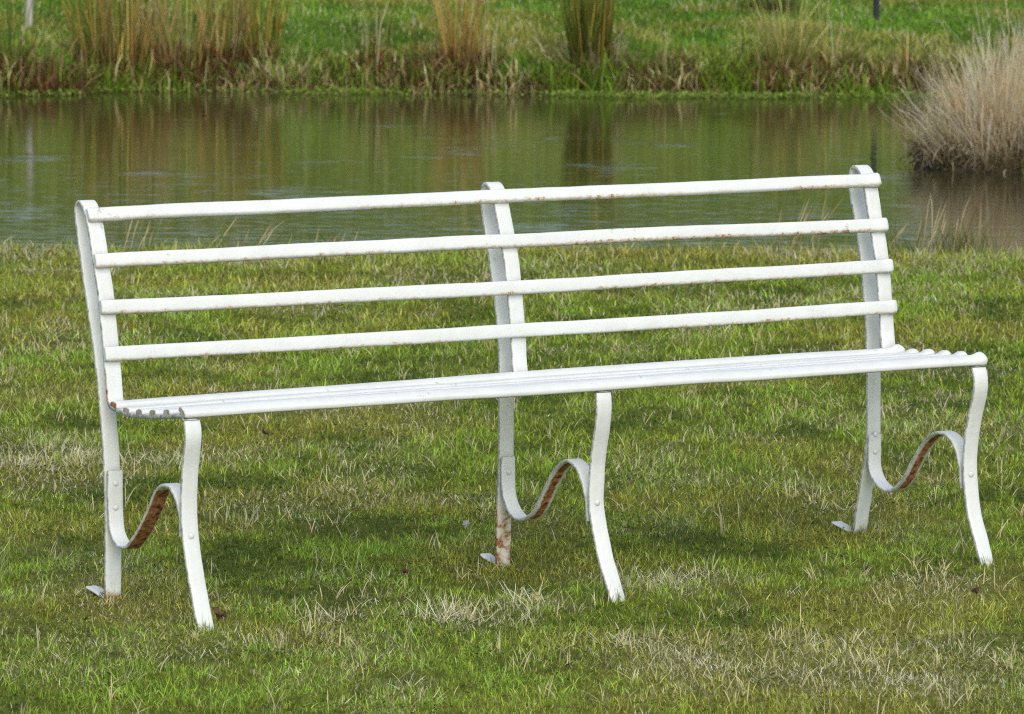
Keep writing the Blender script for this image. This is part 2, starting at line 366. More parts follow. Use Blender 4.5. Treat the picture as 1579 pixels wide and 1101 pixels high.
def build_lawn():
    B = Blades()
    def scatter(v0, v1, dens, margin):
        n = int(dens * (v1 - v0) * (0.2 * (v0 + v1) / 2 + 2 * margin))
        v = rng.uniform(v0, v1, n); u = rng.uniform(-1, 1, n) * (0.1 * v + margin)
        return u, v
    def grow(u, v, wide, tall):
        n = len(u)
        z = terrain(u, v) - 0.004
        big = fbm(u * 1.5, v * 1.1, 50, 3); mid = fbm(u * 5.0, v * 4.0, 53, 3); fine = 0.5 * vnoise(u * 17, v * 12, 57) + 0.5 * vnoise(u * 44, v * 30, 58)
        straw_p = patch_value(u, v, 'straw'); lush = patch_value(u, v, 'lush'); dark = patch_value(u, v, 'dark'); olive = patch_value(u, v, 'olive')
        edge = sstep(-0.8, -0.1, v - shore_near(u))
        tone = np.clip(0.50 + 0.9 * (big - .5) + 1.8 * (mid - .5) + 1.6 * (fine - .5) + 0.20 * lush - 0.22 * dark, 0, 1)
        col = mix(G_DARK, G_MID, sstep(0.12, 0.5, tone)); col = mix(col, G_BRIGHT, sstep(0.5, 0.85, tone))
        ol = np.clip(sstep(0.46, 0.68, fbm(u * 2.6 + 31, v * 2.0, 61, 3)) * 0.85 + 0.8 * olive + 0.55 * edge - lush, 0, 0.95)
        col = mix(col, G_OLIVE, ol * rng.uniform(0.5, 1, n))
        col = mix(col, G_BRIGHT * 0.9, 0.5 * lush)
        # yellow-green to dead straw, blade by blade
        p_straw = np.clip(0.08 + 0.42 * sstep(0.46, 0.70, fbm(u * 3.2, v * 2.4, 64, 3)) + 0.62 * straw_p + 0.14 * edge - 0.06 * lush, 0.02, 0.9)
        dead = rng.random(n) < p_straw
        dcol = mix(STRAW_D, STRAW, np.clip(rng.random(n) ** 0.8 + 0.5 * straw_p, 0, 1))
        jitter = np.exp(rng.normal(0.03, 0.42, n))[:, None]
        hue = rng.normal(0, 0.10, n)
        col = col * jitter * np.stack([1 + hue, np.ones(n), 1 - hue], 1)
        yel = rng.random(n) < 0.16
        col[yel] = mix(col[yel], lin(160, 160, 70), rng.uniform(0.3, 0.8, yel.sum()))
        col = np.where(dead[:, None], dcol * np.exp(rng.normal(-0.12, 0.28, n))[:, None], col)
        hgt = tall * (0.48 + 0.40 * mid + 0.58 * fine) * np.exp(rng.normal(0, 0.28, n)) * (1 + 0.7 * edge) * (1 + 0.12 * lush)
        lean = np.abs(rng.normal(0.50, 0.38, n)); bend = rng.normal(0.65, 0.6, n)
        flat = dead & (rng.random(n) < 0.65)
        lean[flat] = rng.uniform(0.95, 1.5, flat.sum()); bend[flat] = rng.normal(0, 0.25, flat.sum()); hgt[flat] *= 0.80
        wid = wide * np.exp(rng.normal(0, 0.2, n))
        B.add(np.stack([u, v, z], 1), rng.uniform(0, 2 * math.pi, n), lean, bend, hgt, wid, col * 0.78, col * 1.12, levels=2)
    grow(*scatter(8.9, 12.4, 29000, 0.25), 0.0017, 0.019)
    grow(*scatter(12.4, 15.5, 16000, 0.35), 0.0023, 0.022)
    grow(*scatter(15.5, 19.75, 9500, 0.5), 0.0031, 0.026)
    # loose fans of long bleached blades left by the mower
    for (fu, fv, m, hh) in ((-.13, 10.72, 70, .085), (-.09, 10.78, 40, .07), (.04, 11.0, 60, .06), (.36, 11.33, 50, .06), (-.40, 10.74, 26, .06), (-.30, 10.95, 24, .05), (.22, 10.45, 40, .05), (.58, 10.5, 46, .06), (.72, 10.2, 50, .05),
                           (.95, 10.35, 40, .06), (.47, 10.9, 24, .05), (-.62, 10.2, 20, .05), (-.2, 9.9, 40, .05), (-.17, 9.75, 30, .05), (.93, 11.2, 26, .06), (.80, 12.4, 40, .06), (-.85, 13.2, 40, .06), (-1.1, 13.3, 50, .06), (-.55, 12.9, 24, .05), (.4, 12.3, 22, .05), (1.05, 12.9, 30, .06), (.62, 11.1, 20, .05)):
        uu = fu + rng.normal(0, .028, m); vv = fv + rng.normal(0, .035, m)
        c = mix(STRAW_D, STRAW, rng.random(m)) * np.exp(rng.normal(-.05, .2, m))[:, None]
        B.add(np.stack([uu, vv, terrain(uu, vv)], 1), rng.uniform(0, 6.28, m), rng.uniform(.3, 1.35, m), rng.normal(.35, .4, m), hh * rng.uniform(.3, .95, m), .0018, np.clip(c * 1.1, 0, .95), np.clip(c * 1.3, 0, .95), levels=4)
    # small broad leaves and moss pads pressed between the blades
    u, v = scatter(9.0, 14.0, 2600, 0.35); n = len(u)
    keep = rng.random(n) < sstep(0.42, 0.68, fbm(u * 4.3 + 7, v * 3.6, 72, 2)); u, v = u[keep], v[keep]; n = len(u)
    c = np.array([lin(96, 116, 34), lin(132, 142, 48), lin(112, 98, 46), lin(78, 104, 34)])[rng.integers(0, 4, n)] * np.exp(rng.normal(0, .2, n))[:, None]
    B.add(np.stack([u, v, terrain(u, v) + rng.uniform(0.001, 0.012, n)], 1), rng.uniform(0, 6.28, n), rng.uniform(.9, 1.5, n), rng.normal(.2, .3, n), rng.uniform(.006, .014, n), rng.uniform(.004, .008, n), c * .85, c, levels=3, profile=[.4, 1.0, .8])
    # unmown blades standing close round the bench feet
    ca, sa = math.cos(math.radians(30.26345)), math.sin(math.radians(30.26345))
    for lx, ly in ((0, 0), (0.99, -.008), (1.98, .011), (0, .441), (.99, .486), (1.98, .529)):
        m = 58
        qx = lx + rng.normal(0, .022, m); qy = ly + rng.normal(0, .02, m)
        uu = -0.627608 + ca * qx - sa * qy; vv = 10.553214 + sa * qx + ca * qy
        c = mix(G_MID, STRAW_D, (rng.random(m) < .3) * .9) * np.exp(rng.normal(0, .3, m))[:, None]
        B.add(np.stack([uu, vv, terrain(uu, vv) - .003], 1), rng.uniform(0, 6.28, m), np.abs(rng.normal(.3, .25, m)), rng.normal(.5, .4, m), rng.uniform(.012, .038, m), .0020, c * .75, c * 1.1, levels=3)
    # taller wisps standing out of the turf
    u, v = scatter(9.2, 19.6, 55, 0.4); n = len(u)
    k = np.clip(patch_value(u, v, 'straw') + 0.6 * vnoise(u * 2, v * 2, 70) + 0.3 * (v > 18.6), 0, 1)
    keep = rng.random(n) < k; u, v = u[keep], v[keep]; n = len(u)
    for j in range(5):
        uu = u + rng.normal(0, 0.012, n); vv = v + rng.normal(0, 0.012, n)
        B.add(np.stack([uu, vv, terrain(uu, vv)], 1), rng.uniform(0, 6.28, n), np.abs(rng.normal(0.35, 0.3, n)), rng.normal(0.5, 0.4, n),
              rng.uniform(0.03, 0.06, n), 0.0022, STRAW_D, STRAW * rng.uniform(0.8, 1.1, (n, 1)), levels=3)
    ok = B.build('lawn_grass', M_GRASS)
    tag(ok, 'short green lawn mixed with straw-coloured dead blades in front of the pond', 'grass', kind='stuff')
build_lawn()

# ------------------------------------------------------------------ hillside grass beyond the pond
def build_hill_grass():
    B = Blades()
    def grow(n, v0, v1, half, wide, tall):
        v = rng.uniform(v0, v1, n); u = rng.uniform(-1, 1, n) * half
        keep = (v - shore_far(u)) > 0.45
        u, v = u[keep], v[keep]; n = len(u)
        t = fbm(u * 0.9, v * 1.6, 80, 3); t2 = fbm(u * 3.5, v * 3.5, 84, 2)
        col = mix(lin(94, 132, 40), lin(134, 176, 60), sstep(0.3, 0.62, t))
        col = mix(col, lin(170, 162, 76), sstep(0.44, 0.62, 0.6 * fbm(u * 0.7 + 9, v * 2.2, 86, 3) + 0.4 * t2) * 0.8)
        col = col * (0.65 + 0.7 * t2)[:, None]
        dead = rng.random(n) < 0.06 + 0.10 * sstep(0.5, 0.7, t2)
        col = np.where(dead[:, None], mix(STRAW_D, STRAW, rng.random(n)), col) * np.exp(rng.normal(0, 0.22, n))[:, None]
        B.add(np.stack([u, v, terrain(u, v) - 0.005], 1), rng.uniform(0, 6.28, n), np.abs(rng.normal(0.4, 0.3, n)), rng.normal(0.5, 0.4, n),
              tall * (0.5 + t2) * np.exp(rng.normal(0, 0.25, n)), wide, col * 0.8, col * 1.1, levels=2)
    grow(120000, 30.9, 35.0, 4.6, 0.0060, 0.046)
    grow(40000, 35.0, 56.0, 7.5, 0.016, 0.085)
    o = B.build('hillside_grass', M_GRASS)
    tag(o, 'bright green grass on the slope rising beyond the pond', 'grass', kind='stuff')
build_hill_grass()

# ------------------------------------------------------------------ tangled growth on the far bank and the green fringe at the water
def build_bank():
    B = Blades()
    n = 26000
    u = rng.uniform(-4.4, 4.4, n); d = rng.uniform(0.02, 0.8, n); v = shore_far(u) + d
    dens = fbm(u * 1.8, d * 2.0, 90, 3)
    keep = rng.random(n) < sstep(0.28, 0.58, dens + 0.25 * (d < 0.5)) * (1 - 0.85 * sstep(0.35, 0.75, d))
    u, v, d = u[keep], v[keep], d[keep]; n = len(u)
    t = fbm(u * 2.3, v * 2.3, 92, 3)
    leftish = sstep(1.0, -2.2, u)
    pal = [BROWN * 1.2, lin(96, 72, 46), REDBR, TAN, STRAW_D, lin(124, 138, 48), lin(92, 116, 36)]
    pr = np.array([.15, .14, .06, .18, .17, .17, .13])
    ci = rng.choice(len(pal), n, p=pr / pr.sum())
    col = np.array(pal)[ci] * np.exp(rng.normal(0, 0.25, n))[:, None]
    green = rng.random(n) < sstep(0.45, 0.62, t) * (1 - 0.5 * leftish)
    col = np.where(green[:, None], mix(lin(88, 118, 30), lin(146, 176, 56), rng.random(n)), col)
    L = rng.uniform(0.07, 0.22, n) * (0.55 + 0.9 * t)
    B.add(np.stack([u, v, terrain(u, v)], 1), rng.uniform(0, 6.28, n), rng.uniform(0.2, 1.35, n), rng.normal(0.5, 0.7, n), L, rng.uniform(0.004, 0.011, n), col * 0.65, col * 1.5, levels=3, kink=0.35)
    o = B.build('bank_undergrowth', M_REED)
    tag(o, 'tangled brown and olive dead stalks covering the far bank', 'undergrowth', kind='stuff')
    # leaves
    B = Blades()
    n = 15000
    u = rng.uniform(-4.5, 4.5, n); d = rng.normal(0.04, 0.09, n); v = shore_far(u) + d
    lush = fbm(u * 1.4, v * 0.5, 96, 3)
    keep = rng.random(n) < 0.15 + 0.9 * sstep(0.35, 0.68, lush)
    u, v, d = u[keep], v[keep], d[keep]; n = len(u)
    col = mix(lin(96, 126, 40), lin(168, 190, 84), rng.random(n)) * np.exp(rng.normal(0, 0.22, n))[:, None]
    yl = rng.random(n) < 0.14; col[yl] = lin(170, 166, 90) * 0.9
    z = np.maximum(terrain(u, v), WATER_Z) + rng.uniform(0.0, 0.030, n)
    B.add(np.stack([u, v, z], 1), rng.uniform(0, 6.28, n), rng.uniform(0.5, 1.5, n), rng.normal(0.3, 0.3, n), rng.uniform(0.010, 0.026, n), rng.uniform(0.007, 0.017, n), col * 0.9, col, levels=3, profile=[0.35, 1.0, 0.75])
    o = B.build('waterside_weeds', M_GRASS)
    tag(o, 'low bright green leafy weeds fringing the far waterline', 'weeds', kind='stuff')
build_bank()

# ------------------------------------------------------------------ separate clumps, each one a thing
def clump(name, label, cat, u, v, ru, rv, n, hmin, hmax, cols, lean=0.10, bend=0.18, wid=(0.004, 0.007), group=None, skirt=None, az=None, tipfade=1.15, levels=5, kink=0.03, top=None):
    z0 = float(terrain(u, v)); root = empty(name, (u, v, max(z0, WATER_Z)))
    tag(root, label, cat, group)
    B = Blades()
    a = rng.uniform(0, 6.28, n); r = np.sqrt(rng.random(n))
    x = u + ru * r * np.cos(a); y = v + rv * r * np.sin(a)
    aa = a + rng.normal(0, 0.8, n) if az is None else az + rng.normal(0, 0.7, n)
    c = np.array(cols)[rng.integers(0, len(cols), n)] * np.exp(rng.normal(0, 0.42, n))[:, None]
    le = np.abs(rng.normal(lean, lean * 0.7, n)) * (0.4 + r)
    L = rng.uniform(hmin * .7, hmax, n) * np.exp(rng.normal(0, .15, n))
    B.add(np.stack([x, y, np.maximum(terrain(x, y), WATER_Z - 0.05) - 0.01], 1), aa, le, rng.normal(bend, bend, n), L, rng.uniform(*wid, n), c * 0.8, c * tipfade * 1.35, levels=levels, kink=kink)
    B.build('blades', M_REED, (u, v, root.location.z), root)
    if skirt:
        ns, hs, scols, spread = skirt
        S = Blades()
        a = rng.uniform(0, 6.28, ns); r = rng.uniform(0.3, 1.0, ns)
        x = u + ru * spread * r * np.cos(a); y = v + rv * spread * r * np.sin(a) - 0.02
        c = np.array(scols)[rng.integers(0, len(scols), ns)] * np.exp(rng.normal(0, 0.25, ns))[:, None]
        S.add(np.stack([x, y, np.maximum(terrain(x, y), WATER_Z)], 1), a + rng.normal(0, 0.9, ns), rng.uniform(0.25, 1.15, ns), rng.normal(0.8, 0.6, ns), rng.uniform(0.4, 1.0, ns) * hs, rng.uniform(0.005, 0.013, ns), c * 0.8, c * 1.35, levels=4, kink=0.3)
        S.build('dead_leaves', M_REED, (u, v, root.location.z), root)
    return root

def at_bank(px, d):       # a point on the far bank, d metres behind the waterline
    v = 31.2
    for _ in range(4):
        u = (px - 789.5) / 7977.0 * v; v = float(shore_far(u)) + d
    return u, v
GP = 'grass clumps on the far bank'
gold = [GOLD, TAN, lin(160, 132, 70), lin(140, 118, 56), lin(120, 112, 48)]
pale = [TAN, PALE * 0.85, lin(178, 156, 96), lin(150, 142, 74)]
rustc = [REDBR, BROWN, lin(140, 84, 54), lin(96, 62, 44)]
deadc = [BROWN, TAN * 0.85, lin(150, 118, 88), lin(84, 60, 42), REDBR]
ol = [lin(128, 128, 58), lin(150, 142, 72), lin(104, 116, 48)]
#        px   d    ru    n   hmin hmax cols  skirt-cols label
for (px, d, ru, n, h0, h1, cols, sk, label) in [
    (12, .75, .12, 90, .25, .62, ol, (60, .20, deadc, 1.2), 'sparse olive grass clump on the far bank beside the pale leaning post'),
    (44, .35, .16, 40, .12, .30, rustc, (150, .22, rustc, 1.0), 'low reddish dead bracken on the far bank below the pale leaning post'),
    (92, .42, .20, 50, .14, .34, rustc + ol, (190, .24, deadc, 1.0), 'rusty brown dead stalks sprawling right of the pale leaning post'),
    (140, .70, .13, 130, .35, .72, ol + [GOLD], (60, .2, deadc, 1.1), 'greenish reed clump at the left edge of the tall golden reeds'),
    (180, .60, .17, 300, .42, .82, gold, (120, .25, deadc, 1.2), 'dense orange-gold reed clump, thickest at the left of the far bank'),
    (232, .78, .15, 190, .40, .78, pale, (90, .22, deadc, 1.2), 'pale golden reed clump in the middle of the tall far-bank reeds'),
    (277, .55, .17, 130, .22, .62, pale + gold, (190, .26, rustc + deadc, 1.2), 'thin tan reeds rising from a curled brown tangle on the far bank'),
    (345, .72, .15, 200, .40, .80, gold + pale, (130, .24, rustc + deadc, 1.2), 'golden brown reed clump with dark red dead leaves at its foot'),
    (396, .80, .13, 190, .42, .84, [GOLD, lin(150, 136, 64), lin(128, 124, 56)], (80, .2, deadc, 1.2), 'tall straight golden reeds at the right end of the long reed bed'),
    (432, .50, .16, 40, .10, .26, pale, (150, .20, [TAN, PALE * .8, STRAW_D], 1.1), 'short bleached grass tuft just right of the tall golden reeds'),
    (570, .62, .10, 55, .25, .60, pale + rustc, (60, .20, rustc, 1.2), 'few thin pale stems with a reddish base left of the golden column of reeds'),
    (655, .52, .15, 35, .10, .28, rustc, (150, .22, rustc + deadc, 1.1), 'low rust-brown heap of dead stalks beside the slim golden reed column'),
    (706, .68, .10, 180, .38, .80, [TAN, GOLD, lin(186, 150, 92)], (170, .24, deadc, 1.9), 'slim golden column of reeds with a wide brown dead base'),
    (742, .62, .10, 45, .18, .48, pale, (60, .2, deadc, 1.2), 'wispy pale grass stems immediately right of the golden reed column'),
    (1012, .55, .10, 30, .16, .42, pale + ol, (30, .16, deadc, 1.2), 'few slender pale stems standing right of the dark green rush clump'),
    (1168, .48, .16, 30, .10, .24, deadc, (170, .20, deadc + rustc, 1.1), 'low dark brown tangle left of the pale fan-shaped grass'),
    (1290, .70, .11, 50, .25, .58, ol + pale, (40, .18, deadc, 1.2), 'loose olive stems between the fan-shaped grass and the dark post'),
    (1395, .50, .18, 60, .15, .36, deadc + gold, (150, .22, deadc + ol, 1.2), 'brown and tan dead growth on the far bank behind the big dry tussock'),
]:
    u, v = at_bank(px, d)
    clump('grass_clump', label, 'grass clump', u, v, ru, .10, int(n * .6), h0, h1, cols, lean=.11, bend=.16, wid=(.0030, .0075), kink=.09, group=GP, skirt=sk)
u, v = at_bank(906, .66)
clump('rush_clump', 'dense dark green upright rush clump on the far bank, pale at its foot', 'rush clump', u, v, .115, .11, 380, .36, .82,
      [lin(112, 116, 44), lin(92, 104, 38), lin(140, 122, 52), lin(150, 132, 66), lin(80, 92, 36)], lean=.07, bend=.09, kink=.05, skirt=(220, .34, [PALE * .85, TAN, lin(150, 128, 100), BROWN], 1.7))
u, v = at_bank(1206, .62)
clump('grass_clump', 'pale green grass clump spreading like a fan on the far bank', 'grass clump', u, v, .10, .08, 230, .25, .52, [lin(170, 158, 92), lin(148, 150, 78), TAN, lin(128, 138, 62)],
      lean=.24, bend=.22, group=GP, skirt=(100, .2, deadc, 1.9))
u, v = at_bank(122, .30)
clump('tall_stalk', 'single pale tall dead stalk standing in front of the left reeds', 'stalk', u, v, .006, .006, 1, .42, .46, [PALE], lean=.05, bend=.12, wid=(.013, .015), kink=.06)

# brown earth-coloured shrub on the slope, cut by the top of the picture
u, v = (1185 - 789.5) / 7977 * 33.0, 33.1
clump('grass_clump', 'dark brown tuft higher on the slope above the fan-shaped grass', 'grass clump', u, v, .15, .12, 260, .10, .28, [lin(70, 56, 34), lin(96, 80, 46), lin(80, 92, 36)], lean=.5, bend=.5, group=GP)

# the big dry tussock on its islet
def build_tussock():
    u0, v0 = ISLET
    root = empty('grass_tussock', (u0, v0, WATER_Z))
    tag(root, 'big dry pinkish-tan grass tussock growing out of the pond on a dark muddy islet', 'tussock')
    B = Blades()
    bleached = [lin(242, 220, 180), lin(232, 204, 164), lin(246, 230, 196), lin(218, 186, 146), lin(200, 180, 146)]
    n = 3000; nt_ = 40
    ta = rng.uniform(0, 6.28, nt_); tr = np.sqrt(rng.random(nt_)); tl = np.exp(rng.normal(0, .32, nt_)); tb = rng.normal(0, .25, nt_); ti = rng.integers(0, nt_, n)
    a = ta[ti] + rng.normal(0, .35, n); r = np.clip(tr[ti] + rng.normal(0, .10, n), 0, 1.05)
    x = u0 + 0.40 * r * np.cos(a); y = v0 + 0.36 * r * np.sin(a)
    z = np.maximum(terrain(x, y), WATER_Z) + 0.02
    c = np.array(bleached)[rng.integers(0, 5, n)] * np.exp(rng.normal(0, 0.22, n))[:, None]
    sideways = np.cos(a) * r
    B.add(np.stack([x, y, z], 1), a + rng.normal(0, 0.6, n), np.abs(rng.normal(0.14, 0.20, n)) + 0.40 * r ** 1.5, rng.normal(0.25, 0.45, n) + tb[ti],
          rng.uniform(0.18, 0.52, n) * tl[ti] * (1 - 0.22 * r + 0.18 * np.clip(sideways, -1, 1)), rng.uniform(0.0028, 0.0055, n), np.clip(c * 0.9, 0, .9), np.clip(c * 1.3, 0, .92), levels=6, kink=0.24)
    # tall fine stems
    n = 520
    a = rng.uniform(0, 6.28, n); r = np.sqrt(rng.random(n))
    x = u0 + 0.08 + 0.30 * r * np.cos(a); y = v0 + 0.28 * r * np.sin(a)
    c = mix(lin(228, 210, 160), lin(244, 230, 198), rng.random(n))
    B.add(np.stack([x, y, np.maximum(terrain(x, y), WATER_Z) + 0.02], 1), a * 0 + rng.normal(0.2, 1.2, n), np.abs(rng.normal(0.14, 0.1, n)), rng.normal(0.10, 0.14, n),
          rng.uniform(0.42, 0.86, n) * (0.88 + 0.26 * np.cos(a) * r), rng.uniform(0.0026, 0.0042, n), c * 0.8, c, levels=5, kink=0.04)
    # the tallest stems crowd at the right-hand side
    n = 170
    x = u0 + 0.22 + rng.normal(0, .11, n); y = v0 + rng.normal(0, .14, n)
    c = mix(lin(232, 214, 166), lin(246, 234, 204), rng.random(n))
    B.add(np.stack([x, y, np.maximum(terrain(x, y), WATER_Z) + 0.02], 1), rng.normal(0, 1.3, n), np.abs(rng.normal(.10, .1, n)), rng.normal(.12, .15, n), rng.uniform(.5, .95, n), rng.uniform(.0028, .0046, n), c * .85, c, levels=5, kink=.05)
    # a few stalks shooting out to the left
    n = 44
    x = u0 - 0.30 + rng.normal(0, 0.06, n); y = v0 + rng.normal(0, 0.15, n)
    B.add(np.stack([x, y, np.maximum(terrain(x, y), WATER_Z) + 0.04], 1), math.pi + rng.normal(0, 0.35, n), rng.uniform(0.35, 0.9, n), rng.normal(-0.25, 0.25, n), rng.uniform(0.26, 0.52, n), 0.0048, TAN * .8, PALE * .9, levels=5)
    B.build('dry_blades', M_REED, (u0, v0, WATER_Z), root)
    S = Blades()
    n = 3000
    a = rng.uniform(0, 6.28, n); r = rng.uniform(0.5, 1.08, n)
    x = u0 + 0.46 * r * np.cos(a); y = v0 + 0.42 * r * np.sin(a)
    z = np.maximum(terrain(x, y), WATER_Z) + rng.uniform(0.0, 0.19, n) * (1.1 - 0.5 * r)
    grey = [lin(190, 174, 150), lin(156, 138, 112), lin(112, 98, 74), lin(122, 124, 70), lin(206, 188, 162)]
    c = np.array(grey)[rng.integers(0, 5, n)] * np.exp(rng.normal(0, 0.28, n))[:, None]
    S.add(np.stack([x, y, z], 1), a + rng.normal(0, 1.1, n), rng.uniform(0.5, 1.5, n), rng.normal(0.3, 0.9, n), rng.uniform(0.06, 0.22, n), rng.uniform(0.003, 0.007, n), c * 0.8, c * 1.2, levels=4, kink=0.55)
    n = 900
    a = rng.uniform(0, 6.28, n); r = rng.uniform(0.8, 1.1, n)
    x = u0 + 0.48 * r * np.cos(a); y = v0 + 0.44 * r * np.sin(a)
    c = np.array([lin(112, 92, 58), lin(84, 74, 44), lin(104, 108, 52), lin(140, 118, 84)])[rng.integers(0, 4, n)]
    S.add(np.stack([x, y, np.full(n, WATER_Z) + rng.uniform(0.02, 0.13, n)], 1), a + rng.normal(0, 0.7, n), rng.uniform(1.2, 2.4, n), rng.normal(0.5, 0.4, n), rng.uniform(0.05, 0.14, n), rng.uniform(0.004, 0.007, n), c * 0.7, c, levels=4, kink=0.2)
    S.build('matted_skirt', M_REED, (u0, v0, WATER_Z), root)
    # root mound
    bm = bmesh.new()
    bmesh.ops.create_icosphere(bm, subdivisions=4, radius=1.0)
    for vv in bm.verts:
        k = 0.82 + 0.36 * float(fbm(vv.co.x * 3 + 5, vv.co.y * 3 + vv.co.z * 2, 120, 3))
        vv.co = Vector((vv.co.x * 0.47 * k, vv.co.y * 0.42 * k, (vv.co.z * 0.14 * k)))
    me = bpy.data.meshes.new('root_mound'); bm.to_mesh(me); bm.free(); me.materials.append(M_MUD)
    for p in me.polygons: p.use_smooth = True
    o = bpy.data.objects.new('root_mound', me); COL.objects.link(o); o.parent = root; o.location = (0, 0, -0.02)
build_tussock()

# reeds and stalks on the near edge of the pond
def near_reeds(name, label, px, n, h0, h1, ru, lean, cols, green=0, az=0.0, wid=(.003, .0045), back=0.02, group=None):
    v = 19.2
    for _ in range(4):
        u = (px - 789.5) / 7977.0 * v; v = float(shore_near(u)) - back
    root = empty(name, (u, v, float(terrain(u, v)))); tag(root, label, 'reeds', group)
    B = Blades()
    x = u + rng.normal(0, ru * .6, n); y = v + rng.normal(0, .05, n)
    c = np.array(cols)[rng.integers(0, len(cols), n)] * np.exp(rng.normal(0, .15, n))[:, None]
    B.add(np.stack([x, y, terrain(x, y) - .005], 1), az + rng.normal(0, .5, n), np.abs(rng.normal(lean, lean * .5, n)), rng.normal(.12, .15, n), rng.uniform(h0, h1, n), rng.uniform(*wid, n), c * .8, c, levels=5,
          profile=[1, .8, .7, 1.1, .9], kink=.04)
    B.build('dry_stems', M_REED, tuple(root.location), root)
    if green:
        S = Blades()
        x = u + rng.normal(0, ru * .8, green); y = v + rng.normal(0, .06, green)
        c = np.array([lin(104, 128, 52), lin(132, 144, 70), lin(150, 140, 84)])[rng.integers(0, 3, green)]
        S.add(np.stack([x, y, terrain(x, y) - .005], 1), rng.uniform(0, 6.28, green), np.abs(rng.normal(.25, .2, green)), rng.normal(.35, .25, green), rng.uniform(.07, .17, green), .004, c * .8, c, levels=4)
        S.build('green_leaves', M_GRASS, tuple(root.location), root)
    return root
drys = [lin(226, 202, 146), lin(234, 218, 170), lin(204, 176, 122)]
GN = 'dry stems on the near edge of the pond'
near_reeds('pond_reeds', 'dry brown stems over green leaves on the near shore right of the bench', 1466, 40, .12, .27, .11, .26, drys + [lin(150, 112, 84)], green=150, group=GN)
near_reeds('pond_reeds', 'slim pale stems rising behind the upper slats at the right of the bench', 1222, 18, .18, .29, .07, .28, drys, green=30, group=GN)
near_reeds('pond_reeds', 'few faint stems right beside the tall end of the backrest', 1372, 7, .10, .19, .03, .34, drys, green=15, group=GN)
near_reeds('pond_reeds', 'sparse leaning stems seen below the top slat near the left end of the bench', 352, 12, .10, .22, .12, .55, drys, green=25, group=GN)
near_reeds('pond_reeds', 'short dry stems between bench slats left of the middle support', 500, 34, .07, .15, .08, .35, drys, green=20, group=GN)
near_reeds('pond_reeds', 'few thin stems on the near shore behind the left top corner of the bench', 214, 9, .15, .27, .07, .2, drys, green=12, group=GN)

# ------------------------------------------------------------------ posts on the slope
def post(label, u, v, h, r, mat, tilt=(0, 0), group=None, name='post'):
    bm = bmesh.new()
    seg = 12; rings = [(-.10, 1.05), (0, 1.03), (.25, 1.0), (.6, .97), (.93, .95), (.985, .88), (1.0, .66)]
    prev = None
    for k, (t, s) in enumerate(rings):
        ring = [bm.verts.new((r * s * math.cos(i * 2 * math.pi / seg) * (1 + .05 * math.sin(3 * i + k)), r * s * math.sin(i * 2 * math.pi / seg), h * t)) for i in range(seg)]
        if prev:
            for i in range(seg): bm.faces.new((prev[i], prev[(i + 1) % seg], ring[(i + 1) % seg], ring[i]))
        prev = ring
    bm.faces.new(prev)
    me = bpy.data.meshes.new(name); bm.to_mesh(me); bm.free(); me.materials.append(mat)
    for p in me.polygons: p.use_smooth = True
    o = bpy.data.objects.new(name, me); COL.objects.link(o)
    o.location = (u, v, float(terrain(u, v))); o.rotation_euler = (tilt[0], tilt[1], 0)
    tag(o, label, 'post', group)
    return o
v = 31.95
post('pale weathered wooden post leaning slightly on the slope at far left', (40 - 789.5) / 7977 * v, v, .30, .024, M_PALEWOOD, (0, .05))
v = 33.0
post('dark slim post standing on the slope left of the dry tussock', (1346 - 789.5) / 7977 * v, v, .85, .018, M_DARKWOOD)
# ------------------------------------------------------------------ the bench
YAW = math.radians(30.26345)
bench = empty('garden_bench', (-0.627608, 10.553214, 0.0), YAW)
tag(bench, 'long white painted iron garden bench with slatted back, rusty in places, on the lawn', 'bench')
LEN = 1.98; W = 0.038; T = 0.009; XS = [0, LEN / 2, LEN]

REAR = [
 [(.441, -.03), (.441, .003), (.439, .082), (.439, .18), (.446, .307), (.463, .401), (.477, .474), (.502, .557), (.532, .645), (.561, .734), (.582, .800)],
 [(.487, -.03), (.486, .004), (.482, .117), (.476, .258), (.475, .38), (.477, .444), (.481, .511), (.489, .555), (.501, .610), (.516, .655), (.531, .707), (.547, .750), (.561, .800)],
 [(.536, -.03), (.529, 0), (.500, .125), (.479, .208), (.479, .386), (.483, .443), (.488, .519), (.495, .557), (.505, .617), (.515, .657), (.529, .712), (.544, .755), (.560, .805)]]
LOOP = [   # over the top, from the rear strip to the front strip
 [(.589, .828), (.586, .843), (.575, .851), (.560, .849), (.545, .838), (.534, .820)],
 [(.567, .830), (.565, .848), (.553, .860), (.537, .858), (.522, .848), (.511, .828)],
 [(.566, .838), (.564, .856), (.552, .868), (.536, .866), (.520, .855), (.508, .834)]]
FRONT = [
 [(.526, .804), (.510, .760), (.492, .710), (.475, .657), (.461, .605), (.450, .550), (.442, .510), (.436, .478)],
 [(.503, .809), (.492, .780), (.479, .750), (.464, .708), (.450, .657), (.439, .610), (.431, .557), (.425, .521), (.422, .482)],
 [(.501, .816), (.484, .758), (.470, .717), (.454, .660), (.445, .622), (.437, .565), (.430, .527), (.425, .486)]]
SEATZ = [(.433, .425, .420, .417, .421), (.442, .435, .431, .428, .432), (.450, .445, .441, .436, .438)]   # middle of the strap under each slat, front to back
FRONTZ = (.4465, .4520, .4565)
SEAT = []
